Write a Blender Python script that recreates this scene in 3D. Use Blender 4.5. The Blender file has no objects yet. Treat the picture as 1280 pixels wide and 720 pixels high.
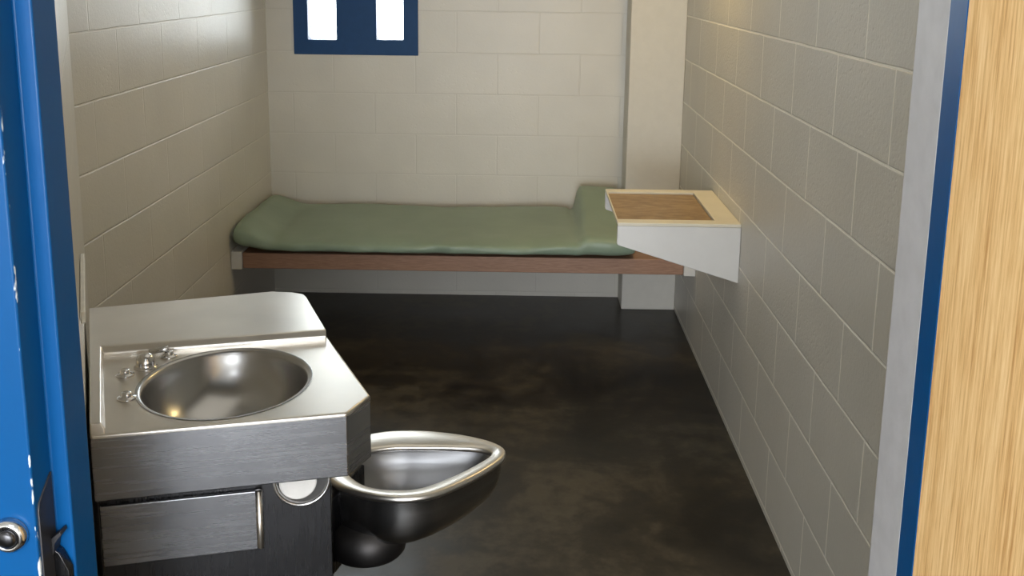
import bpy, bmesh, math, random
from mathutils import Vector, Matrix, noise
random.seed(4)
scene = bpy.context.scene
COL = scene.collection
R = math.radians

# ------------------------------------------------------------------ materials
def new_mat(name):
    m = bpy.data.materials.new(name); m.use_nodes = True
    nt = m.node_tree
    b = nt.nodes['Principled BSDF']
    return m, nt, b

def N(nt, kind, **kw):
    n = nt.nodes.new(kind)
    for k, v in kw.items():
        if k in n.inputs: n.inputs[k].default_value = v
        else: setattr(n, k, v)
    return n

def ramp(nt, src, stops):
    r = nt.nodes.new('ShaderNodeValToRGB')
    el = r.color_ramp.elements
    while len(el) < len(stops): el.new(0.5)
    for e, (p, c) in zip(el, stops):
        e.position = p; e.color = (*c, 1) if len(c) == 3 else c
    nt.links.new(src, r.inputs[0])
    return r

def simple(name, col, rough=.5, metal=0., noise_scale=30, var=.06, bump=.0, bscale=80, spec=.5, coat=0.):
    m, nt, b = new_mat(name)
    tc = N(nt, 'ShaderNodeTexCoord')
    nz = N(nt, 'ShaderNodeTexNoise', Scale=noise_scale, Detail=4.)
    nt.links.new(tc.outputs['Object'], nz.inputs['Vector'])
    lo = tuple(c * (1 - var) for c in col); hi = tuple(min(1, c * (1 + var)) for c in col)
    r = ramp(nt, nz.outputs['Fac'], [(.3, lo), (.7, hi)])
    nt.links.new(r.outputs[0], b.inputs['Base Color'])
    b.inputs['Roughness'].default_value = rough
    b.inputs['Metallic'].default_value = metal
    b.inputs['Specular IOR Level'].default_value = spec
    b.inputs['Coat Weight'].default_value = coat
    if bump:
        n2 = N(nt, 'ShaderNodeTexNoise', Scale=bscale, Detail=3.)
        nt.links.new(tc.outputs['Object'], n2.inputs['Vector'])
        bp = N(nt, 'ShaderNodeBump', Strength=bump, Distance=.003)
        nt.links.new(n2.outputs['Fac'], bp.inputs['Height'])
        nt.links.new(bp.outputs[0], b.inputs['Normal'])
    return m

COURSE, BLOCK, OFF = .2032, .4064, .02
def block_mat(name, axis, phase, col, rough=.36, rot=None, joint=1.15, pits=.34, jb=.6, ms=.0038):
    """painted concrete block: running bond, pitted face, gloss paint"""
    m, nt, b = new_mat(name)
    tc = N(nt, 'ShaderNodeTexCoord')
    if rot is not None:
        mp = N(nt, 'ShaderNodeMapping'); mp.inputs['Rotation'].default_value = (0, 0, rot)
        nt.links.new(tc.outputs['Object'], mp.inputs['Vector']); src = mp.outputs[0]
    else: src = tc.outputs['Object']
    sep = N(nt, 'ShaderNodeSeparateXYZ'); nt.links.new(src, sep.inputs[0])
    u = N(nt, 'ShaderNodeMath', operation='SUBTRACT'); nt.links.new(sep.outputs[axis], u.inputs[0]); u.inputs[1].default_value = phase - BLOCK * 20
    v = N(nt, 'ShaderNodeMath', operation='SUBTRACT'); nt.links.new(sep.outputs['Z'], v.inputs[0]); v.inputs[1].default_value = OFF - COURSE * 20
    cmb = N(nt, 'ShaderNodeCombineXYZ'); nt.links.new(u.outputs[0], cmb.inputs[0]); nt.links.new(v.outputs[0], cmb.inputs[1])
    # slight waviness in the joints
    wn = N(nt, 'ShaderNodeTexNoise', Scale=6., Detail=2.); nt.links.new(tc.outputs['Object'], wn.inputs['Vector'])
    wsub = N(nt, 'ShaderNodeVectorMath', operation='SUBTRACT'); nt.links.new(wn.outputs['Color'], wsub.inputs[0]); wsub.inputs[1].default_value = (.5, .5, .5)
    wsc = N(nt, 'ShaderNodeVectorMath', operation='SCALE'); nt.links.new(wsub.outputs[0], wsc.inputs[0]); wsc.inputs['Scale'].default_value = .005
    wad = N(nt, 'ShaderNodeVectorMath', operation='ADD'); nt.links.new(cmb.outputs[0], wad.inputs[0]); nt.links.new(wsc.outputs[0], wad.inputs[1])
    br = N(nt, 'ShaderNodeTexBrick', Scale=1.)
    br.inputs['Brick Width'].default_value = BLOCK; br.inputs['Row Height'].default_value = COURSE
    br.inputs['Mortar Size'].default_value = ms; br.inputs['Mortar Smooth'].default_value = .55
    br.offset = .5
    nt.links.new(wad.outputs[0], br.inputs['Vector'])
    big = N(nt, 'ShaderNodeTexNoise', Scale=3.5, Detail=4.); nt.links.new(tc.outputs['Object'], big.inputs['Vector'])
    rc = ramp(nt, big.outputs['Fac'], [(.3, tuple(c * .95 for c in col)), (.7, tuple(c * 1.03 for c in col))])
    mix = N(nt, 'ShaderNodeMix', data_type='RGBA')
    nt.links.new(br.outputs['Fac'], mix.inputs['Factor']); nt.links.new(rc.outputs[0], mix.inputs['A'])
    mix.inputs['B'].default_value = (*[min(1, c * joint) for c in col], 1)  # a lighter joint tone paints in the highlight on the joint ridges
    nt.links.new(mix.outputs['Result'], b.inputs['Base Color'])
    fine = N(nt, 'ShaderNodeTexNoise', Scale=85., Detail=5., Roughness=.65); nt.links.new(tc.outputs['Object'], fine.inputs['Vector'])
    vor = N(nt, 'ShaderNodeTexVoronoi', Scale=60.); nt.links.new(tc.outputs['Object'], vor.inputs['Vector'])
    pit = ramp(nt, vor.outputs['Distance'], [(.05, (0, 0, 0)), (.3, (1, 1, 1))])
    patch = ramp(nt, big.outputs['Fac'], [(.48, (0, 0, 0)), (.6, (1, 1, 1))])
    pm = N(nt, 'ShaderNodeMix', data_type='RGBA'); nt.links.new(patch.outputs[0], pm.inputs['Factor'])
    pm.inputs['A'].default_value = (1, 1, 1, 1); nt.links.new(pit.outputs[0], pm.inputs['B'])
    a1 = N(nt, 'ShaderNodeMath', operation='MULTIPLY'); nt.links.new(fine.outputs['Fac'], a1.inputs[0]); a1.inputs[1].default_value = .7
    a2 = N(nt, 'ShaderNodeMath', operation='MULTIPLY_ADD'); nt.links.new(pm.outputs['Result'], a2.inputs[0]); a2.inputs[1].default_value = .5; nt.links.new(a1.outputs[0], a2.inputs[2])
    b1 = N(nt, 'ShaderNodeBump', Strength=pits, Distance=.0035); nt.links.new(a2.outputs[0], b1.inputs['Height'])
    inv = N(nt, 'ShaderNodeMath', operation='SUBTRACT'); inv.inputs[0].default_value = 1.; nt.links.new(br.outputs['Fac'], inv.inputs[1])
    b2 = N(nt, 'ShaderNodeBump', Strength=jb, Distance=.004); nt.links.new(inv.outputs[0], b2.inputs['Height']); nt.links.new(b1.outputs[0], b2.inputs['Normal'])
    nt.links.new(b2.outputs[0], b.inputs['Normal'])
    b.inputs['Roughness'].default_value = rough
    return m

def steel_mat(name, col=(.56, .545, .52), rough=.27, stretch=(1, 1, 1), streak=.10, bump=.05, cloud=.14):
    m, nt, b = new_mat(name)
    tc = N(nt, 'ShaderNodeTexCoord')
    mp = N(nt, 'ShaderNodeMapping'); mp.inputs['Scale'].default_value = stretch
    nt.links.new(tc.outputs['Object'], mp.inputs['Vector'])
    nz = N(nt, 'ShaderNodeTexNoise', Scale=40., Detail=6., Roughness=.6); nt.links.new(mp.outputs[0], nz.inputs['Vector'])
    cl = N(nt, 'ShaderNodeTexNoise', Scale=7., Detail=3.); nt.links.new(tc.outputs['Object'], cl.inputs['Vector'])
    ad = N(nt, 'ShaderNodeMath', operation='MULTIPLY_ADD'); nt.links.new(nz.outputs['Fac'], ad.inputs[0]); ad.inputs[1].default_value = streak
    a0 = N(nt, 'ShaderNodeMath', operation='MULTIPLY_ADD'); nt.links.new(cl.outputs['Fac'], a0.inputs[0]); a0.inputs[1].default_value = cloud; a0.inputs[2].default_value = rough - cloud / 2 - streak / 2
    nt.links.new(a0.outputs[0], ad.inputs[2]); nt.links.new(ad.outputs[0], b.inputs['Roughness'])
    r = ramp(nt, cl.outputs['Fac'], [(.3, tuple(c * .92 for c in col)), (.75, tuple(c * 1.06 for c in col))])
    nt.links.new(r.outputs[0], b.inputs['Base Color'])
    b.inputs['Metallic'].default_value = 1.
    bp = N(nt, 'ShaderNodeBump', Strength=bump, Distance=.002); nt.links.new(nz.outputs['Fac'], bp.inputs['Height'])
    nt.links.new(bp.outputs[0], b.inputs['Normal'])
    return m

def wood_mat(name, cols, axis_scale, rough=.45, fine=60., bump=.08, dist=2., wave=9., wmix=.5):
    """grain stretched along the axis with the smallest scale"""
    m, nt, b = new_mat(name)
    tc = N(nt, 'ShaderNodeTexCoord')
    mp = N(nt, 'ShaderNodeMapping'); mp.inputs['Scale'].default_value = axis_scale
    nt.links.new(tc.outputs['Object'], mp.inputs['Vector'])
    n1 = N(nt, 'ShaderNodeTexNoise', Scale=wave, Detail=3., Distortion=dist * .3); nt.links.new(mp.outputs[0], n1.inputs['Vector'])
    n2 = N(nt, 'ShaderNodeTexNoise', Scale=fine, Detail=6., Roughness=.7); nt.links.new(mp.outputs[0], n2.inputs['Vector'])
    a = N(nt, 'ShaderNodeMath', operation='MULTIPLY'); nt.links.new(n1.outputs['Fac'], a.inputs[0]); a.inputs[1].default_value = wmix
    s = N(nt, 'ShaderNodeMath', operation='MULTIPLY_ADD'); nt.links.new(n2.outputs['Fac'], s.inputs[0]); s.inputs[1].default_value = 1 - wmix; nt.links.new(a.outputs[0], s.inputs[2])
    r = ramp(nt, s.outputs[0], [(.34, cols[0]), (.5, cols[1]), (.64, cols[2])])
    nt.links.new(r.outputs[0], b.inputs['Base Color'])
    b.inputs['Roughness'].default_value = rough
    bp = N(nt, 'ShaderNodeBump', Strength=bump, Distance=.002); nt.links.new(n2.outputs['Fac'], bp.inputs['Height']); nt.links.new(bp.outputs[0], b.inputs['Normal'])
    return m

PAINT = (.645, .625, .57)
M = {}
M['block_right'] = block_mat('painted_block_right', 'Y', 3.575, PAINT, joint=1.5, pits=.8, ms=.0048)  # joints whitened: the highlight of grazing doorway light is put into their colour
M['block_left'] = block_mat('painted_block_left', 'Y', 3.483, PAINT, joint=1.12)
M['block_back'] = block_mat('painted_block_back', 'X', -.95, PAINT, joint=.95, pits=.25, jb=.3)
DIAG = math.atan2(1.71, -.717)          # direction of the angled wall
M['block_diag'] = block_mat('painted_block_angled', 'X', .1, PAINT, rot=-DIAG)
M['block_front'] = block_mat('painted_block_front', 'X', .0, (.62, .61, .58))
M['plaster'] = simple('painted_plaster', PAINT, .5, var=.02, bump=.15, bscale=60)
M['ceiling'] = simple('ceiling_paint', (.7, .69, .65), .7)
M['reveal'] = simple('white_reveal_paint', (.60, .60, .63), .5, bump=.1, bscale=120)
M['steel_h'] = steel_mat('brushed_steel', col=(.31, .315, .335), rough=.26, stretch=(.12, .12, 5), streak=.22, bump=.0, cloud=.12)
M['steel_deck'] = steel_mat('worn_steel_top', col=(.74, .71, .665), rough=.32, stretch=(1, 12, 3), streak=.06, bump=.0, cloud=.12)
M['steel_dark'] = steel_mat('darkened_steel', col=(.075, .075, .08), rough=.28, stretch=(5, 5, .15), streak=.14, bump=.0)  # darkened: the pedestal's reflection of the dark floor is put into the colour
M['steel_bowl'] = steel_mat('satin_steel_bowl', col=(.44, .44, .445), rough=.26, stretch=(1, 1, 1), streak=.02, bump=.0, cloud=.03)
M['trap'] = steel_mat('shade_toned_trap_steel', col=(.08, .076, .076), rough=.5, streak=.02, bump=.0, cloud=.06)  # darkened: the shade under the bowl is put into the trap's colour
M['steel_inner'] = steel_mat('dull_bowl_interior', col=(.36, .365, .385), rough=.36, stretch=(1, 1, 1), streak=.02, bump=.0, cloud=.04)
M['chrome'] = steel_mat('polished_chrome', col=(.62, .62, .63), rough=.14, streak=.02, bump=.0)
M['dark_metal'] = simple('dark_strike_metal', (.06, .06, .065), .45, .7)
M['warm_lit_metal'] = simple('warm_lit_enamel', (.74, .69, .56), .38, noise_scale=9, var=.03)  # yellowed white enamel: warm light from above is put into the desk top
M['white_enamel'] = simple('white_enamel', (.72, .71, .69), .4, noise_scale=9, var=.03)
M['green_vinyl'] = simple('green_vinyl', (.25, .325, .24), .42, noise_scale=5, var=.07, bump=.12, bscale=26)
M['paper'] = simple('tissue_paper', (.68, .67, .65), .9, bump=.2, bscale=200)
M['core'] = simple('grey_card_core', (.22, .21, .20), .9)
M['joint_highlight'] = simple('joint_highlight_white', (.8, .8, .76), .6)
M['window_blue'] = simple('window_blue_paint', (.010, .058, .175), .55, var=.05, spec=.3)
M['board'] = wood_mat('bunk_board', [(.25, .135, .085), (.33, .185, .12), (.42, .25, .17)], (2.2, 30, 30), .5, 10.)
M['inset'] = wood_mat('desk_laminate', [(.19, .105, .036), (.31, .195, .08), (.40, .27, .125)], (1.4, 3.5, 3.5), .4, 14., bump=.02)
M['oak'] = wood_mat('oak_veneer', [(.55, .28, .09), (.82, .53, .235), (.95, .68, .36)], (16, 16, .45), .42, 22., bump=.05, wave=3, wmix=.22)

def floor_mat():
    m, nt, b = new_mat('stained_concrete')
    tc = N(nt, 'ShaderNodeTexCoord')
    n1 = N(nt, 'ShaderNodeTexNoise', Scale=2.6, Detail=6., Roughness=.62, Distortion=.6); nt.links.new(tc.outputs['Object'], n1.inputs['Vector'])
    n2 = N(nt, 'ShaderNodeTexNoise', Scale=14., Detail=5., Roughness=.65); nt.links.new(tc.outputs['Object'], n2.inputs['Vector'])
    a = N(nt, 'ShaderNodeMath', operation='MULTIPLY'); nt.links.new(n1.outputs['Fac'], a.inputs[0]); a.inputs[1].default_value = .65
    s = N(nt, 'ShaderNodeMath', operation='MULTIPLY_ADD'); nt.links.new(n2.outputs['Fac'], s.inputs[0]); s.inputs[1].default_value = .35; nt.links.new(a.outputs[0], s.inputs[2])
    r = ramp(nt, s.outputs[0], [(.40, (.009, .007, .005)), (.5, (.027, .0215, .0145)), (.60, (.072, .060, .041))])
    nt.links.new(r.outputs[0], b.inputs['Base Color'])
    rr = ramp(nt, s.outputs[0], [(.35, (.30, .30, .30)), (.65, (.48, .48, .48))])
    nt.links.new(rr.outputs[0], b.inputs['Roughness'])
    bp = N(nt, 'ShaderNodeBump', Strength=.12, Distance=.004); nt.links.new(n2.outputs['Fac'], bp.inputs['Height']); nt.links.new(bp.outputs[0], b.inputs['Normal'])
    b.inputs['Specular IOR Level'].default_value = .4
    return m
M['floor'] = floor_mat()

def chipped_blue(name, col, arris_x):
    """glossy blue paint, knocked off in flecks along the outer arris"""
    m, nt, b = new_mat(name)
    tc = N(nt, 'ShaderNodeTexCoord')
    sep = N(nt, 'ShaderNodeSeparateXYZ'); nt.links.new(tc.outputs['Object'], sep.inputs[0])
    dx = N(nt, 'ShaderNodeMath', operation='SUBTRACT'); nt.links.new(sep.outputs['X'], dx.inputs[0]); dx.inputs[1].default_value = arris_x
    ab = N(nt, 'ShaderNodeMath', operation='ABSOLUTE'); nt.links.new(dx.outputs[0], ab.inputs[0])
    near = N(nt, 'ShaderNodeMapRange'); nt.links.new(ab.outputs[0], near.inputs['Value'])
    near.inputs['From Min'].default_value = .0015; near.inputs['From Max'].default_value = .006; near.inputs['To Min'].default_value = .16; near.inputs['To Max'].default_value = -.3
    dy = N(nt, 'ShaderNodeMath', operation='SUBTRACT'); nt.links.new(sep.outputs['Y'], dy.inputs[0]); dy.inputs[1].default_value = 1.080
    ny = N(nt, 'ShaderNodeMapRange'); nt.links.new(dy.outputs[0], ny.inputs['Value'])
    ny.inputs['From Min'].default_value = .004; ny.inputs['From Max'].default_value = .009; ny.inputs['To Min'].default_value = 0.; ny.inputs['To Max'].default_value = -.5
    mp = N(nt, 'ShaderNodeMapping'); mp.inputs['Scale'].default_value = (60, 60, 26); nt.links.new(tc.outputs['Object'], mp.inputs['Vector'])
    nz = N(nt, 'ShaderNodeTexNoise', Scale=1., Detail=3.); nt.links.new(mp.outputs[0], nz.inputs['Vector'])
    s0 = N(nt, 'ShaderNodeMath', operation='ADD'); nt.links.new(nz.outputs['Fac'], s0.inputs[0]); nt.links.new(near.outputs[0], s0.inputs[1])
    s1 = N(nt, 'ShaderNodeMath', operation='ADD'); nt.links.new(s0.outputs[0], s1.inputs[0]); nt.links.new(ny.outputs[0], s1.inputs[1])
    k = ramp(nt, s1.outputs[0], [(.70, (0, 0, 0)), (.73, (1, 1, 1))])
    mx = N(nt, 'ShaderNodeMix', data_type='RGBA'); nt.links.new(k.outputs[0], mx.inputs['Factor'])
    mx.inputs['A'].default_value = (*col, 1); mx.inputs['B'].default_value = (.75, .82, .88, 1)
    nt.links.new(mx.outputs['Result'], b.inputs['Base Color'])
    b.inputs['Roughness'].default_value = .34; b.inputs['Specular IOR Level'].default_value = .25
    n3 = N(nt, 'ShaderNodeTexNoise', Scale=45., Detail=2.); nt.links.new(tc.outputs['Object'], n3.inputs['Vector'])
    bp = N(nt, 'ShaderNodeBump', Strength=.06, Distance=.003); nt.links.new(n3.outputs['Fac'], bp.inputs['Height']); nt.links.new(bp.outputs[0], b.inputs['Normal'])
    return m
M['frame_blue'] = chipped_blue('door_frame_blue_paint', (.001, .076, .25), -.5476)

def glass_mat():
    m = bpy.data.materials.new('clear_glass'); m.use_nodes = True
    nt = m.node_tree; nt.nodes.clear()
    o = N(nt, 'ShaderNodeOutputMaterial'); t = N(nt, 'ShaderNodeBsdfTransparent'); g = N(nt, 'ShaderNodeBsdfGlossy', Roughness=.03)
    f = N(nt, 'ShaderNodeFresnel', IOR=1.45); mx = N(nt, 'ShaderNodeMixShader')
    t.inputs['Color'].default_value = (.94, .96, .95, 1)
    nt.links.new(f.outputs[0], mx.inputs[0]); nt.links.new(t.outputs[0], mx.inputs[1]); nt.links.new(g.outputs[0], mx.inputs[2])
    nt.links.new(mx.outputs[0], o.inputs[0])
    return m
M['glass'] = glass_mat()

# ------------------------------------------------------------------ mesh helpers
def link_bm(name, bm, mat, parent=None, smooth=False, bevel=0., seg=3, angle=40, only_z=None):
    bmesh.ops.recalc_face_normals(bm, faces=bm.faces)
    me = bpy.data.meshes.new(name)
    if parent is not None:
        for v in bm.verts: v.co -= parent_base(parent)
    bm.to_mesh(me); bm.free()
    o = bpy.data.objects.new(name, me); COL.objects.link(o)
    me.materials.append(mat)
    if only_z is not None:
        at_ = me.attributes.new('bevel_weight_edge', 'FLOAT', 'EDGE')
        for e in me.edges:
            if all(abs(me.vertices[i].co.z - only_z) < 1e-4 for i in e.vertices): at_.data[e.index].value = 1.
    if smooth:
        for p in me.polygons: p.use_smooth = True
    if parent is not None: o.parent = parent
    if bevel:
        md = o.modifiers.new('bevel', 'BEVEL'); md.width = bevel; md.segments = seg; md.limit_method = 'ANGLE'; md.angle_limit = R(angle)
        md.harden_normals = True
        if only_z is not None: md.limit_method = 'WEIGHT'
        for p in me.polygons: p.use_smooth = True
    return o

def parent_base(p):
    v = Vector((0, 0, 0))
    while p is not None: v += p.location; p = p.parent
    return v

def box(bm, x0, x1, y0, y1, z0, z1):
    vs = [bm.verts.new(c) for c in ((x0, y0, z0), (x1, y0, z0), (x1, y1, z0), (x0, y1, z0), (x0, y0, z1), (x1, y0, z1), (x1, y1, z1), (x0, y1, z1))]
    for f in ((0, 3, 2, 1), (4, 5, 6, 7), (0, 1, 5, 4), (1, 2, 6, 5), (2, 3, 7, 6), (3, 0, 4, 7)): bm.faces.new([vs[i] for i in f])

def boxes(*b):
    bm = bmesh.new()
    for a in b: box(bm, *a)
    return bm

def prism(bm, poly, z0, z1, cap_top=True, cap_bot=True):
    lo = [bm.verts.new((x, y, z0)) for x, y in poly]; hi = [bm.verts.new((x, y, z1)) for x, y in poly]
    n = len(poly)
    for i in range(n): bm.faces.new((lo[i], lo[(i + 1) % n], hi[(i + 1) % n], hi[i]))
    if cap_bot: bm.faces.new(lo[::-1])
    if cap_top: bm.faces.new(hi)
    return lo, hi

def loft(bm, rings, closed=True, cap0=False, cap1=False):
    vr = [[bm.verts.new(p) for p in r] for r in rings]
    n = len(rings[0])
    for a, b in zip(vr, vr[1:]):
        for i in range(n if closed else n - 1):
            j = (i + 1) % n
            bm.faces.new((a[i], a[j], b[j], b[i]))
    if cap0: bm.faces.new(vr[0][::-1])
    if cap1: bm.faces.new(vr[-1])
    return vr

def lathe(bm, prof, origin, axis=(0, 0, 1), n=32):
    """prof: (radius, height) along axis"""
    q = Vector((0, 0, 1)).rotation_difference(Vector(axis).normalized())
    o = Vector(origin)
    rings = []
    for r, h in prof:
        rings.append([o + q @ Vector((max(r, 1e-5) * math.cos(2 * math.pi * k / n), max(r, 1e-5) * math.sin(2 * math.pi * k / n), h)) for k in range(n)])
    loft(bm, rings, cap0=prof[0][0] > 1e-4, cap1=prof[-1][0] > 1e-4)
    bmesh.ops.remove_doubles(bm, verts=bm.verts, dist=2e-5)

def frame_with_holes(bm, rect, holes, plane, d0, d1):
    """slab with rectangular holes; rect/holes (u0,u1,v0,v1); plane 'xz' with depth along y"""
    us = sorted({rect[0], rect[1], *[h[0] for h in holes], *[h[1] for h in holes]})
    vs = sorted({rect[2], rect[3], *[h[2] for h in holes], *[h[3] for h in holes]})
    def solid(i, j):
        if i < 0 or j < 0 or i >= len(us) - 1 or j >= len(vs) - 1: return False
        cu, cv = (us[i] + us[i + 1]) / 2, (vs[j] + vs[j + 1]) / 2
        return not any(h[0] < cu < h[1] and h[2] < cv < h[3] for h in holes)
    cache = {}
    def V(u, v, d):
        k = (round(u, 5), round(v, 5), round(d, 5))
        if k not in cache: cache[k] = bm.verts.new((u, d, v))
        return cache[k]
    for i in range(len(us) - 1):
        for j in range(len(vs) - 1):
            if not solid(i, j): continue
            a, b, c, d = us[i], us[i + 1], vs[j], vs[j + 1]
            bm.faces.new((V(a, c, d0), V(b, c, d0), V(b, d, d0), V(a, d, d0)))
            bm.faces.new((V(a, c, d1), V(a, d, d1), V(b, d, d1), V(b, c, d1)))
            if not solid(i - 1, j): bm.faces.new((V(a, c, d0), V(a, d, d0), V(a, d, d1), V(a, c, d1)))
            if not solid(i + 1, j): bm.faces.new((V(b, c, d0), V(b, c, d1), V(b, d, d1), V(b, d, d0)))
            if not solid(i, j - 1): bm.faces.new((V(a, c, d0), V(a, c, d1), V(b, c, d1), V(b, c, d0)))
            if not solid(i, j + 1): bm.faces.new((V(a, d, d0), V(b, d, d0), V(b, d, d1), V(a, d, d1)))

def tag(o, label, cat, kind=None, group=None):
    o['label'] = label; o['category'] = cat
    if kind: o['kind'] = kind
    if group: o['group'] = group
    return o

def thing(name, loc, label, cat, group=None):
    o = bpy.data.objects.new(name, None); COL.objects.link(o); o.location = loc; o.empty_display_size = .1
    return tag(o, label, cat, None, group)

def catmull(pts, per=6):
    n = len(pts); out = []
    for i in range(n):
        p0, p1, p2, p3 = (Vector(pts[(i + k - 1) % n]) for k in range(4))
        for s in range(per):
            t = s / per
            out.append(.5 * ((2 * p1) + (p2 - p0) * t + (2 * p0 - 5 * p1 + 4 * p2 - p3) * t * t + (3 * p1 - p0 - 3 * p2 + p3) * t ** 3))
    return out

def resample(pts, n):
    """n points evenly spaced along a closed loop of 2-D vectors"""
    L = [0.]
    m = len(pts)
    for i in range(m): L.append(L[-1] + (pts[(i + 1) % m] - pts[i]).length)
    out = []
    k = 0
    for j in range(n):
        d = L[-1] * j / n
        while L[k + 1] < d: k += 1
        t = (d - L[k]) / max(1e-9, L[k + 1] - L[k])
        out.append(pts[k].lerp(pts[(k + 1) % m], t))
    return out

# ------------------------------------------------------------------ the setting
XL, XR, YB, YF, H = -1.277, .756, 5.187, 1.212, 2.55
T = .16
struct = lambda name, bm, mat, label, cat, **k: tag(link_bm(name, bm, mat, **k), label, cat, 'structure')

struct('floor', boxes((-3.2, 3.2, -5.2, YB + T, -.12, 0)), M['floor'], 'dark stained glossy concrete floor of the cell', 'floor')
struct('wall_right', boxes((XR, XR + T, YF, YB + T, 0, H)), M['block_right'], 'grey lit painted block wall on the right of the cell', 'wall')
struct('wall_left', boxes((XL - T, XL, 2.9, YB + T, 0, H)), M['block_left'], 'beige painted block wall on the left beside the bunk', 'wall')
bm = bmesh.new()
WIN = (-1.141, -.528, 1.224, 2.16)
frame_with_holes(bm, (XL, XR, 0, H), [WIN], 'xz', YB, YB + T)
struct('wall_back', bm, M['block_back'], 'cream painted block wall behind the bunk below the blue window', 'wall')
bm = bmesh.new()
p0, p1 = Vector((XL, 2.94)), Vector((-.56, 1.23))
d = (p1 - p0).normalized(); nn = Vector((d.y, -d.x))        # towards the chase behind the wall
prism(bm, [p0, p1, p1 + nn * .14 + d * -.02, p0 + nn * .14], 0, H)
struct('wall_angled', bm, M['block_diag'], 'narrow sliver of angled beige wall behind the steel sink', 'wall')
struct('trim_3', boxes((.492, XR, 4.984, YB, 0, H)), M['plaster'], 'smooth cream corner pilaster between the back wall and the right wall', 'pilaster', bevel=.006)
# cell front with the door opening, and the corridor the photograph is taken from
bm = bmesh.new()
frame_with_holes(bm, (-3.2, 3.2, 0, 3.0), [(-.60, .4635, -.001 + .001, 2.13)], 'xz', 1.10, YF)
struct('wall_front', bm, M['block_front'], 'pale painted wall around the cell doorway', 'wall')
struct('ceiling', boxes((XL - T, XR + T, YF, YB + T, H, H + .12)), M['ceiling'], 'pale cell ceiling', 'ceiling')
struct('ceiling_corridor', boxes((-3.2, 3.2, -5.2, 1.10, 3.0, 3.12)), M['ceiling'], 'pale corridor ceiling', 'ceiling')
struct('wall_corridor', boxes((-3.36, -3.2, -5.2, 1.212, 0, 3.0), (3.2, 3.36, -5.2, 1.212, 0, 3.0)), M['plaster'], 'corridor end walls', 'wall')
bm = bmesh.new()
DW = (-2.6, 2.2, .15, 2.6)  # unseen opening, enlarged and lowered to send frontal light into the cell
frame_with_holes(bm, (-3.2, 3.2, 0, 3.0), [DW], 'xz', -5.36, -5.2)
struct('wall_dayroom', bm, M['plaster'], 'wall across the corridor with a wide unseen opening added to light the cell', 'wall')

# door frame: hollow metal jambs
def jamb(poly, z1=2.13):
    bm = bmesh.new(); prism(bm, poly, 0, z1); return bm
AX, SX = -.5476, -.5273
left = tag(link_bm('trim_1', jamb([(-.64, 1.080), (AX, 1.080), (AX, 1.1267), (SX, 1.1267), (SX, 1.185), (-.56, 1.2), (-.60, 1.2), (-.60, 1.0995), (-.64, 1.0995)]), M['frame_blue'], bevel=.0028),
           'glossy blue steel door jamb on the left with chipped edge', 'door frame', 'structure')
struct('trim_2', jamb([(.446, 1.1255), (.4635, 1.1255), (.4635, YF + .004), (.446, YF + .004)]), M['reveal'], 'white painted reveal strip right of the doorway', 'door frame', bevel=.002)
struct('trim_4', jamb([(.446, 1.0815), (.56, 1.0815), (.56, 1.0995), (.465, 1.0995), (.465, 1.1248), (.446, 1.1248)]), M['frame_blue'], 'narrow blue steel frame edge between the white reveal and the wooden door', 'door frame')
struct('trim_5', boxes((SX, .446, 1.09, 1.2, 2.08, 2.13)), M['frame_blue'], 'blue steel door frame head', 'door frame')

# open oak door on the right
hx, hy, ang = .4463, 1.0808, R(12)
dv = Vector((math.sin(ang), -math.cos(ang))); nv = Vector((math.cos(ang), math.sin(ang)))
bm = bmesh.new()
P = Vector((hx, hy))
prism(bm, [P, P + dv * .95, P + dv * .95 + nv * .044, P + nv * .044], .012, 2.08)
struct('door_1', bm, M['oak'], 'open oak veneer door at the right edge', 'door', bevel=.0015)

# hardware on the left jamb
bolt = thing('door_bolt', (-.5765, 1.080, .990), 'round steel bolt head on the blue door jamb', 'bolt')
bm = bmesh.new(); lathe(bm, [(.0205, 0), (.0205, .003), (.0195, .008), (.016, .0115), (.0128, .012), (.0125, .009), (.0115, .0085)], (-.5765, 1.080, .990), (0, -1, 0), 40)
link_bm('bolt_collar', bm, M['chrome'], bolt, smooth=True)
bm = bmesh.new(); lathe(bm, [(.0112, .007), (.0112, .012), (.010, .0145), (.006, .0165), (0, .017)], (-.5765, 1.080, .990), (0, -1, 0), 32)
link_bm('bolt_core', bm, M['steel_dark'], bolt, smooth=True)
st = thing('strike_plate', (AX + .001, 1.103, .90), 'dark worn metal strike plate on the blue door jamb', 'strike plate')
def yz_prism(poly, x0, x1):
    bm = bmesh.new()
    lo = [bm.verts.new((x0, y, z)) for y, z in poly]; hi = [bm.verts.new((x1, y, z)) for y, z in poly]
    n = len(poly)
    for i in range(n): bm.faces.new((lo[i], lo[(i + 1) % n], hi[(i + 1) % n], hi[i]))
    bm.faces.new(lo[::-1]); bm.faces.new(hi); return bm
link_bm('plate', yz_prism([(1.086, .84), (1.1225, .84), (1.1225, 1.046), (1.116, 1.042), (1.089, 1.024), (1.086, 1.015)], AX - .001, AX + .002), M['dark_metal'], st, bevel=.0008)
def xz_prism(poly, y0, y1):
    bm = bmesh.new()
    lo = [bm.verts.new((x, y0, z)) for x, z in poly]; hi = [bm.verts.new((x, y1, z)) for x, z in poly]
    n = len(poly)
    for i in range(n): bm.faces.new((lo[i], lo[(i + 1) % n], hi[(i + 1) % n], hi[i]))
    bm.faces.new(lo[::-1]); bm.faces.new(hi); return bm
link_bm('tongue', xz_prism([(AX + .002, .968), (AX + .013, .977), (AX + .0145, .973), (AX + .006, .962), (AX + .004, .950), (AX + .002, .946)], 1.108, 1.1255), M['dark_metal'], st, bevel=.0008)
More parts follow.
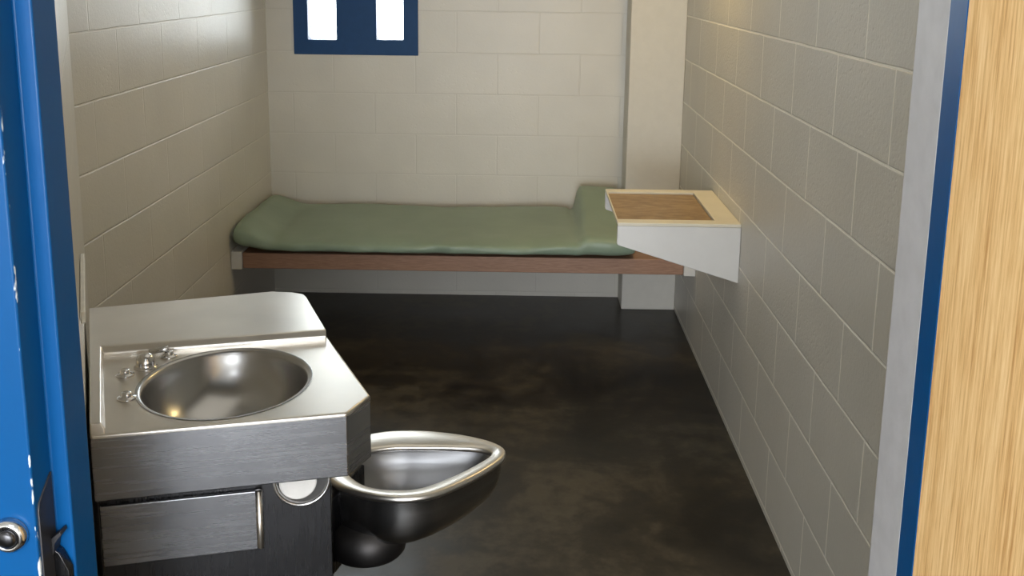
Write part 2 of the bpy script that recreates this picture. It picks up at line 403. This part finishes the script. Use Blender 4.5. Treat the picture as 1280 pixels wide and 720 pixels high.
link_bm('tongue', xz_prism([(AX + .002, .952), (AX + .008, .947), (AX + .018, .925), (AX + .018, .90), (AX + .002, .90)], 1.112, 1.1255), M['steel_dark'], st, bevel=.0008)

# window
win = tag(bpy.data.objects.new('window_1', None), 'dark blue steel window with two narrow bright lights in the back wall', 'window', 'structure')
COL.objects.link(win); win.location = (WIN[0], YB, WIN[2])
bm = bmesh.new()
L1, L2 = (-1.070, -.930, 1.296, 2.09), (-.733, -.601, 1.299, 2.09)
frame_with_holes(bm, WIN, [L1, L2], 'xz', YB - .006, YB + .09)
link_bm('window_frame', bm, M['window_blue'], win, bevel=.003)
for l in (L1, L2):
    link_bm('window_pane', boxes((l[0] - .005, l[1] + .005, YB + .045, YB + .051, l[2] - .005, l[3] + .005)), M['glass'], win)

# ------------------------------------------------------------------ bunk and mattress
bunk = thing('bunk', (-.26, 4.80, 0), 'brown board bunk with white end brackets fixed between the cell walls', 'bunk')
bm = bmesh.new(); box(bm, -1.227, .703, 4.42, YB - .002, .344, .414)
link_bm('bunk_board', bm, M['board'], bunk, bevel=.004)
for x0, x1 in ((XL + .001, -1.2275), (.7035, XR - .001)):
    link_bm('end_bracket', boxes((x0, x1, 4.412, YB - .003, .340, .420)), M['white_enamel'], bunk, bevel=.004)

def sstep(a, b, x):
    t = min(1, max(0, (x - a) / (b - a))); return t * t * (3 - 2 * t)
def mattress():
    bm = bmesh.new()
    x0, x1, y0, y1 = -1.262, .488, 4.385, 5.13
    nx, nr = 110, 56
    rings = []
    for i in range(nx + 1):
        # denser near the ends
        u = i / nx; u = .5 - .5 * math.cos(math.pi * u); u = .6 * u + .4 * (i / nx)
        x = x0 + (x1 - x0) * u
        dl, dr = x - x0, x1 - x
        e = min(dl / .055, dr / .07, 1.); e = math.sqrt(max(0., 1 - (1 - e) ** 2))
        ring = []
        for k in range(nr):
            t = 2 * math.pi * k / nr
            cy, cz = math.cos(t), math.sin(t)
            sy = math.copysign(abs(cy) ** .38, cy); sz = math.copysign(abs(cz) ** .55, cz)
            inset = .03 * (1 - e) + .012 * noise.noise((x * 5, 0, 3))
            yy0 = y0 + inset - .012 * sstep(.1, .45, x); yy1 = y1 - inset
            y = (yy0 + yy1) / 2 + (yy1 - yy0) / 2 * sy
            v = (y - y0) / (y1 - y0)                       # 0 front, 1 back
            lift = (1 - sstep(0, .19, dl))
            top = .482 + .016 * v + .012 * sstep(.0, .3, x) * (1 - v)
            top += lift * (.075 - .02 * v) + .006 * math.sin(x * 7 + 1) * v
            bot = .419 + lift * .014
            # pillow end: raised roll, highest towards the wall
            hump = sstep(.238, .272, x) * (1 - sstep(.44, .52, x)) * (.03 + .09 * sstep(.2, .9, v))
            notch = -.022 * math.exp(-((x - .245) / .020) ** 2) * sstep(.35, .9, v)
            top += hump + notch
            top += .006 * noise.noise((x * 4, y * 6, 1)) + .0035 * noise.noise((x * 11, y * 11, 5))
            # puckers down the front face
            if sy < -.7:
                y += .006 * noise.noise((x * 9, 7, cz * 2)) + .003 * math.sin(x * 46 + 3 * noise.noise((x * 3, 1, 1)))
            mid = (top + bot) / 2 - .004
            w = (sz + 1) / 2
            z = bot + (top - bot) * w
            z = mid + (z - mid) * (.5 + .5 * e)
            ring.append((x, y, max(z, .4185)))
        rings.append(ring)
    loft(bm, rings, cap0=True, cap1=True)
    return bm
mt = link_bm('mattress', mattress(), M['green_vinyl'], smooth=True)
tag(mt, 'thin green vinyl mattress with raised pillow end lying on the bunk', 'mattress')

# ------------------------------------------------------------------ wall desk
desk = thing('wall_desk', (XR, 3.82, .57), 'small white wall desk with a wood inset top by the bunk', 'desk')
DX, DY0, DY1, DZ = .327, 3.532, 4.118, .785
IX1, IY0, IY1 = .672, 3.590, 4.066
# top frame with an opening for the inset
bm = bmesh.new()
cache = {}
bmq = bmesh.new(); frame_with_holes(bmq, (DX, XR - .001, DY0, DY1), [(DX + .006, IX1, IY0, IY1)], 'xz', DZ - .012, DZ)
for v in bmq.verts: v.co = Vector((v.co.x, v.co.z, v.co.y))
link_bm('top_frame', bmq, M['warm_lit_metal'], desk, bevel=.0025)
link_bm('wood_inset', boxes((DX + .0075, IX1 - .003, IY0 + .003, IY1 - .003, DZ - .0115, DZ - .0075)), M['inset'], desk, bevel=.001)
front = [(DX, DZ - .0122), (XR - .001, DZ - .0122), (XR - .001, .572), (DX + .006, .703), (DX, .708)]
link_bm('front_panel', xz_prism(front, DY0 + .001, DY0 + .02), M['white_enamel'], desk, bevel=.003)
link_bm('rear_panel', xz_prism(front, DY1 - .02, DY1 - .001), M['white_enamel'], desk, bevel=.003)

# ------------------------------------------------------------------ steel sink and toilet unit
unit = thing('sink_toilet_unit', (-.62, 2.0, 0), 'brushed stainless steel combination sink and toilet by the left wall', 'sink toilet')
ZD, ZL, ZA = .850, .870, .727
FL, FR, CH, BR = (-.7255, 1.6373), (-.309, 1.748), (-.279, 1.829), (-.416, 2.140)
BK = [(-.508, 2.363), (-.520, 2.386), (-.547, 2.399), (-.599, 2.403), (-.979, 2.2535)]
outline = [FL, FR, CH, BR] + BK
ell = lambda a, b, n=72: [(-.565 + a * math.cos(2 * math.pi * k / n), 1.886 + b * math.sin(2 * math.pi * k / n)) for k in range(n)]
EA, EB = .155, .174

def plate_with_hole(outer, hole, z0, z1):
    bm = bmesh.new()
    for z in (z0, z1):
        vo = [bm.verts.new((x, y, z)) for x, y in outer]; vh = [bm.verts.new((x, y, z)) for x, y in hole]
        ed = [bm.edges.new((l[i], l[(i + 1) % len(l)])) for l in (vo, vh) for i in range(len(l))]
        bmesh.ops.triangle_fill(bm, use_beauty=True, edges=ed)
        if z == z0: lo = (vo, vh)
        else: hi = (vo, vh)
    for a, b in zip(lo, hi):
        for i in range(len(a)):
            j = (i + 1) % len(a); bm.faces.new((a[i], a[j], b[j], b[i]))
    return bm
def plate_top(bm):
    bmesh.ops.recalc_face_normals(bm, faces=bm.faces); return bm
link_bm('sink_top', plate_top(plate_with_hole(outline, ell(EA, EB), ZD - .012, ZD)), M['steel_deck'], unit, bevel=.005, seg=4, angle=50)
# apron skirt under the top
bm = bmesh.new()
ins = lambda poly, k: [tuple(Vector(p) + (Vector((-.60, 2.0)) - Vector(p)).normalized() * k) for p in poly]
o1, o2 = ins(outline, .0002), ins(outline, .010)
prism(bm, o1, ZA, ZD - .0068, False, False); prism(bm, o2, ZA, ZD - .0122, False, False)
bm.verts.ensure_lookup_table(); n = len(outline)
for i in range(n):
    j = (i + 1) % n
    bm.faces.new((bm.verts[i], bm.verts[j], bm.verts[2 * n + j], bm.verts[2 * n + i]))
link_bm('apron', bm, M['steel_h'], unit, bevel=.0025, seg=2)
# raised ledge: rear shelf and the narrow strip along the wall
lt = [(-.7255, 1.640), (-.708, 1.645), (-.855, 2.012), (-.419, 2.136)] + BK
lb = [(-.7255, 1.638), (-.702, 1.645), (-.848, 2.002), (-.4165, 2.126)] + BK
bm = bmesh.new()
loft(bm, [[(x, y, ZD - .001) for x, y in lb], [(x, y, ZD + .008) for x, y in lb], [(x, y, ZL) for x, y in lt]])
bm.faces.ensure_lookup_table()
tv = [v for v in bm.verts if abs(v.co.z - ZL) < 1e-5]; bm.faces.new(tv)
link_bm('rear_ledge', bm, M['steel_deck'], unit, bevel=.003, seg=2, angle=25)
# basin
prof = [(1.05, .0006), (1.02, .0008), (1.0, -.0006), (.98, -.004), (.965, -.010), (.945, -.022), (.90, -.042), (.82, -.063), (.70, -.083), (.54, -.098), (.36, -.107), (.18, -.111), (.10, -.112)]
bm = bmesh.new()
loft(bm, [[(x, y, ZD + h) for x, y in ell(EA * s, EB * s)] for s, h in prof], cap1=True)
basin = link_bm('basin', bm, M['steel_bowl'], unit, smooth=True)
bm = bmesh.new(); lathe(bm, [(.019, 0), (.019, .002), (.015, .003), (.012, .001), (0, .0005)], (-.565, 1.886, ZD - .1122), n=24)
link_bm('drain', bm, M['chrome'], unit, smooth=True)
# drinking bubbler and push buttons
def fitting(name, x, y, prof, mat=M['chrome'], z=ZD):
    bm = bmesh.new(); lathe(bm, prof, (x, y, z - .0003), n=28); return link_bm(name, bm, mat, unit, smooth=True)
fitting('bubbler', -.742, 1.950, [(.023, 0), (.023, .0025), (.0195, .004), (.0185, .006), (.0185, .011), (.0178, .017), (.0152, .023), (.0113, .027), (.0057, .0293), (0, .030)])
bm = bmesh.new(); lathe(bm, [(.0055, 0), (.0055, .036), (.0045, .038), (0, .0385)], (-.752, 1.998, ZD + .014), (.90, .25, .12), 16)
link_bm('bubbler_spout', bm, M['chrome'], unit, smooth=True)
BTN = [(.0175, 0), (.0175, .0025), (.0145, .004), (.0095, .0045), (.0095, .010), (.008, .012), (0, .0125)]
for x, y in ((-.767, 1.907), (-.722, 1.796), (-.717, 2.012)): fitting('push_button', x, y, BTN)

# pedestal cabinet, front sheet with the round paper recess
dfr = Vector((.9668, .2556)); nfr = Vector((.2556, -.9668))
E0 = Vector((-.345, 1.775))                      # right front corner
W0 = E0 - dfr * .403
on_front = lambda s, z, off=0.: Vector((*(E0 - dfr * s + nfr * off), z))
RC, RZ, RR = .0536, .711, .046
bm = bmesh.new()
qs = [on_front(.403, 0), on_front(0, 0), on_front(0, .79), on_front(.403, .79)]
vo = [bm.verts.new(p) for p in qs]
circ = lambda r, off=0., n=40: [on_front(RC + r * math.cos(2 * math.pi * k / n), RZ + r * math.sin(2 * math.pi * k / n), off) for k in range(n)]
vh = [bm.verts.new(p) for p in circ(RR)]
ed = [bm.edges.new((l[i], l[(i + 1) % len(l)])) for l in (vo, vh) for i in range(len(l))]
bmesh.ops.triangle_fill(bm, use_beauty=True, edges=ed)
sideB = [(-.592, 2.327), (-.968, 2.238)]
c = [bm.verts.new((x, y, z)) for x, y in sideB for z in (0, .79)]
bm.faces.new((vo[1], c[0], c[1], vo[2])); bm.faces.new((c[0], c[2], c[3], c[1])); bm.faces.new((c[2], vo[0], vo[3], c[3]))
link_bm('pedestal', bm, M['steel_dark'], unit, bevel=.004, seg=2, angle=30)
bm = bmesh.new()
loft(bm, [circ(RR + .006, .0006), circ(RR + .004, .0022), circ(RR + .001, .0018), circ(RR - .0015, -.002), circ(RR - .002, -.115)], cap1=True)
link_bm('paper_recess', bm, M['steel_bowl'], unit, smooth=True)
# access panel with a rolled right edge
bm = bmesh.new()
pp = [on_front(.400, 0, .001), on_front(.125, 0, .001), on_front(.125, 0, .0095), on_front(.400, 0, .0095)]
prism(bm, [(p.x, p.y) for p in pp], .588, .704)
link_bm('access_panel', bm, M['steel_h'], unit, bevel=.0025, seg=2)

bm = bmesh.new()
p = on_front(.131, .594, .0125)
lathe(bm, [(0, 0), (.0055, 0), (.0062, .001), (.0062, .112), (0, .112)], p, n=20)
link_bm('panel_edge', bm, M['steel_deck'], unit, smooth=True)
# toilet bowl
ro = [(-.46, 2.369), (-.434, 2.341), (-.368, 2.303), (-.285, 2.287), (-.21, 2.307), (-.145, 2.365), (-.087, 2.435), (-.047, 2.500), (-.035, 2.537), (-.047, 2.573), (-.086, 2.610), (-.162, 2.645), (-.242, 2.663), (-.31, 2.666), (-.38, 2.652), (-.448, 2.610), (-.490, 2.545), (-.498, 2.470), (-.485, 2.410)]
ri = [(-.425, 2.413), (-.401, 2.380), (-.362, 2.349), (-.300, 2.338), (-.238, 2.352), (-.172, 2.409), (-.113, 2.477), (-.074, 2.533), (-.075, 2.556), (-.108, 2.573), (-.184, 2.579), (-.261, 2.579), (-.326, 2.576), (-.390, 2.556), (-.432, 2.520), (-.445, 2.465)]
NR = 96
A0, A1 = Vector((-.50, 2.44)), Vector((-.035, 2.540))
def ring_of(pts):
    r = resample(catmull([(x, y) for x, y in pts]), NR * 3)
    # parametrise by angle about a shared centre so the two rings match
    cen = Vector((-.27, 2.48)); res = []
    ang = [math.atan2(p.y - cen.y, p.x - cen.x) for p in r]
    for k in range(NR):
        a = -math.pi + 2 * math.pi * (k + .5) / NR
        best = min(range(len(r)), key=lambda q: abs((ang[q] - a + math.pi) % (2 * math.pi) - math.pi))
        res.append(r[best].copy())
    sm = [(res[(k - 1) % NR] + res[k] * 2 + res[(k + 1) % NR]) / 4 for k in range(NR)]
    return sm
RO, RI = ring_of(ro), ring_of(ri)
ax = (A1 - A0).normalized(); ay = Vector((-ax.y, ax.x))
def scaled(ring, su, sv, c):
    c = Vector(c); return [c + ax * ((p - c).dot(ax) * su) + ay * ((p - c).dot(ay) * sv) for p in ring]
ZR = .400
def at(ring, z): return [(p.x, p.y, z) for p in ring]
lerp = lambda t: [a.lerp(b, t) for a, b in zip(RO, RI)]
bm = bmesh.new()
loft(bm, [at(lerp(.10), ZR - .018), at(lerp(.0), ZR - .014), at(lerp(-.02), ZR - .008), at(lerp(.03), ZR - .001), at(lerp(.12), ZR + .001), at(lerp(.5), ZR - .002), at(lerp(.88), ZR - .005), at(lerp(.98), ZR - .008), at(lerp(1.02), ZR - .014), at(lerp(.97), ZR - .020), at(lerp(.85), ZR - .022)])
link_bm('toilet_rim', bm, M['steel_deck'], unit, smooth=True)
cc = (-.37, 2.455)
bm = bmesh.new()
body = [(lerp(.12), ZR - .016)] + [(scaled(RO, su, sv, cc), ZR - dz) for su, sv, dz in
        ((.968, .96, .020), (.962, .96, .050), (.945, .95, .080), (.905, .935, .105), (.83, .89, .126), (.71, .80, .141), (.46, .55, .150), (.2, .25, .153))]
loft(bm, [at(r, z) for r, z in body], cap1=True)
link_bm('toilet_bowl', bm, M['steel_bowl'], unit, smooth=True)
ci = (-.30, 2.475)
bm = bmesh.new()
inner = [(lerp(.88), ZR - .018), (scaled(RI, .99, .99, ci), ZR - .028), (scaled(RI, .93, .93, ci), ZR - .055), (scaled(RI, .78, .80, ci), ZR - .090), (scaled(RI, .56, .58, ci), ZR - .120), (scaled(RI, .3, .32, ci), ZR - .138), (scaled(RI, .08, .08, ci), ZR - .143)]
loft(bm, [at(r, z) for r, z in inner], cap1=True)
link_bm('bowl_interior', bm, M['steel_inner'], unit, smooth=True)
# neck and trap joining the bowl to the pedestal
bm = bmesh.new()
prism(bm, [(-.505, 2.13), (-.442, 2.345), (-.40, 2.52), (-.575, 2.29)], .17, ZR - .019)
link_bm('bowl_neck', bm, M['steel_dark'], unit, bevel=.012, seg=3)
bm = bmesh.new()
lathe(bm, [(.078, 0), (.09, .004), (.096, .012), (.097, .09)], (-.38, 2.40, .195), n=40)
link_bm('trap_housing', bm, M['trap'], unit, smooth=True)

# toilet roll in the recess
rs, rz, rr = RC + .007, RZ - .0062, .0340
roll = thing('toilet_paper_roll', on_front(rs, rz), 'white toilet roll in the round recess below the sink', 'toilet paper')
base = on_front(rs, rz, .0); axn = Vector((-nfr.x, -nfr.y, 0))
bm = bmesh.new(); lathe(bm, [(.0155, .004), (rr - .003, .004), (rr, .007), (rr, .100), (.0155, .100), (.0155, .004)], base, axn, 40)
link_bm('paper', bm, M['paper'], roll, bevel=0, smooth=False)
bm = bmesh.new(); lathe(bm, [(.0150, .006), (.0150, .099), (.0138, .099), (.0138, .006), (.0150, .006)], base, axn, 32)
link_bm('cardboard_core', bm, M['core'], roll, smooth=False)
bm = None

# added ridge standing in for a bright mortar joint highlight above the ledge
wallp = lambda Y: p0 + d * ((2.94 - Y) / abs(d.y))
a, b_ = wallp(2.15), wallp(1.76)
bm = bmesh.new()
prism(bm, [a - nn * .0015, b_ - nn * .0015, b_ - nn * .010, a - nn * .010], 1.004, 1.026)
tag(link_bm('joint_highlight_strip', bm, M['joint_highlight'], bevel=.002), 'added white ridge standing in for a mortar joint highlight just above the sink ledge', 'strip')

# ------------------------------------------------------------------ light
w = bpy.data.worlds.new('sky'); scene.world = w; w.use_nodes = True
bg = w.node_tree.nodes['Background']; bg.inputs['Color'].default_value = (.94, .97, 1, 1); bg.inputs['Strength'].default_value = 16.
def area(name, loc, rot, sx, sy, power, col, portal=False):
    l = bpy.data.lights.new(name, 'AREA'); l.shape = 'RECTANGLE'; l.size = sx; l.size_y = sy; l.energy = power; l.color = col
    o = bpy.data.objects.new(name, l); COL.objects.link(o); o.location = loc; o.rotation_euler = rot
    o['kind'] = 'helper'
    if portal: l.cycles.is_portal = True
    return o
area('window_portal', (-.835, YB + .13, 1.69), (R(-90), 0, 0), .62, .95, 1, (1, 1, 1), True)
area('dayroom_opening_portal', ((DW[0] + DW[1]) / 2, -5.19, (DW[2] + DW[3]) / 2), (R(90), 0, 0), DW[1] - DW[0], DW[3] - DW[2], 1, (1, 1, 1), True)
area('corridor_lamp', (-.4, -.9, 2.97), (0, 0, 0), 1.2, .6, 14, (.93, .95, 1))
area('cell_lamp', (.61, 3.98, 2.10), (0, 0, 0), .16, .30, 7, (1, .72, .32))
area('cell_fill_light', (-.25, 2.75, H - .02), (0, 0, 0), 1.2, 1.8, 4.5, (1, .93, .80))  # unseen fill light, added to brighten the cell walls

# ------------------------------------------------------------------ camera
cam = bpy.data.cameras.new('camera'); co = bpy.data.objects.new('camera', cam); COL.objects.link(co)
r_ = Vector((0.9998315, 0.01376342, 0.01214671)); u_ = Vector((-0.01468412, 0.20257322, 0.97915702)); f_ = Vector((-0.01101595, 0.97917039, -0.20274119))
m = Matrix((r_, u_, -f_)).transposed().to_4x4(); m.translation = Vector((0, 0, 1.61892))
co.matrix_world = m
cam.sensor_width = 36.; cam.lens = 1309.83 / 1280 * 36; cam.shift_y = -120 / 1280; cam.clip_start = .02
scene.camera = co
vs_ = scene.view_settings
vs_.view_transform = 'Standard'; vs_.look = 'None'; vs_.gamma = 1; vs_.use_curve_mapping = False
vs_.exposure = -0.03
scene.cycles.use_denoising = True
scene.cycles.max_bounces = 10
scene.cycles.diffuse_bounces = 6
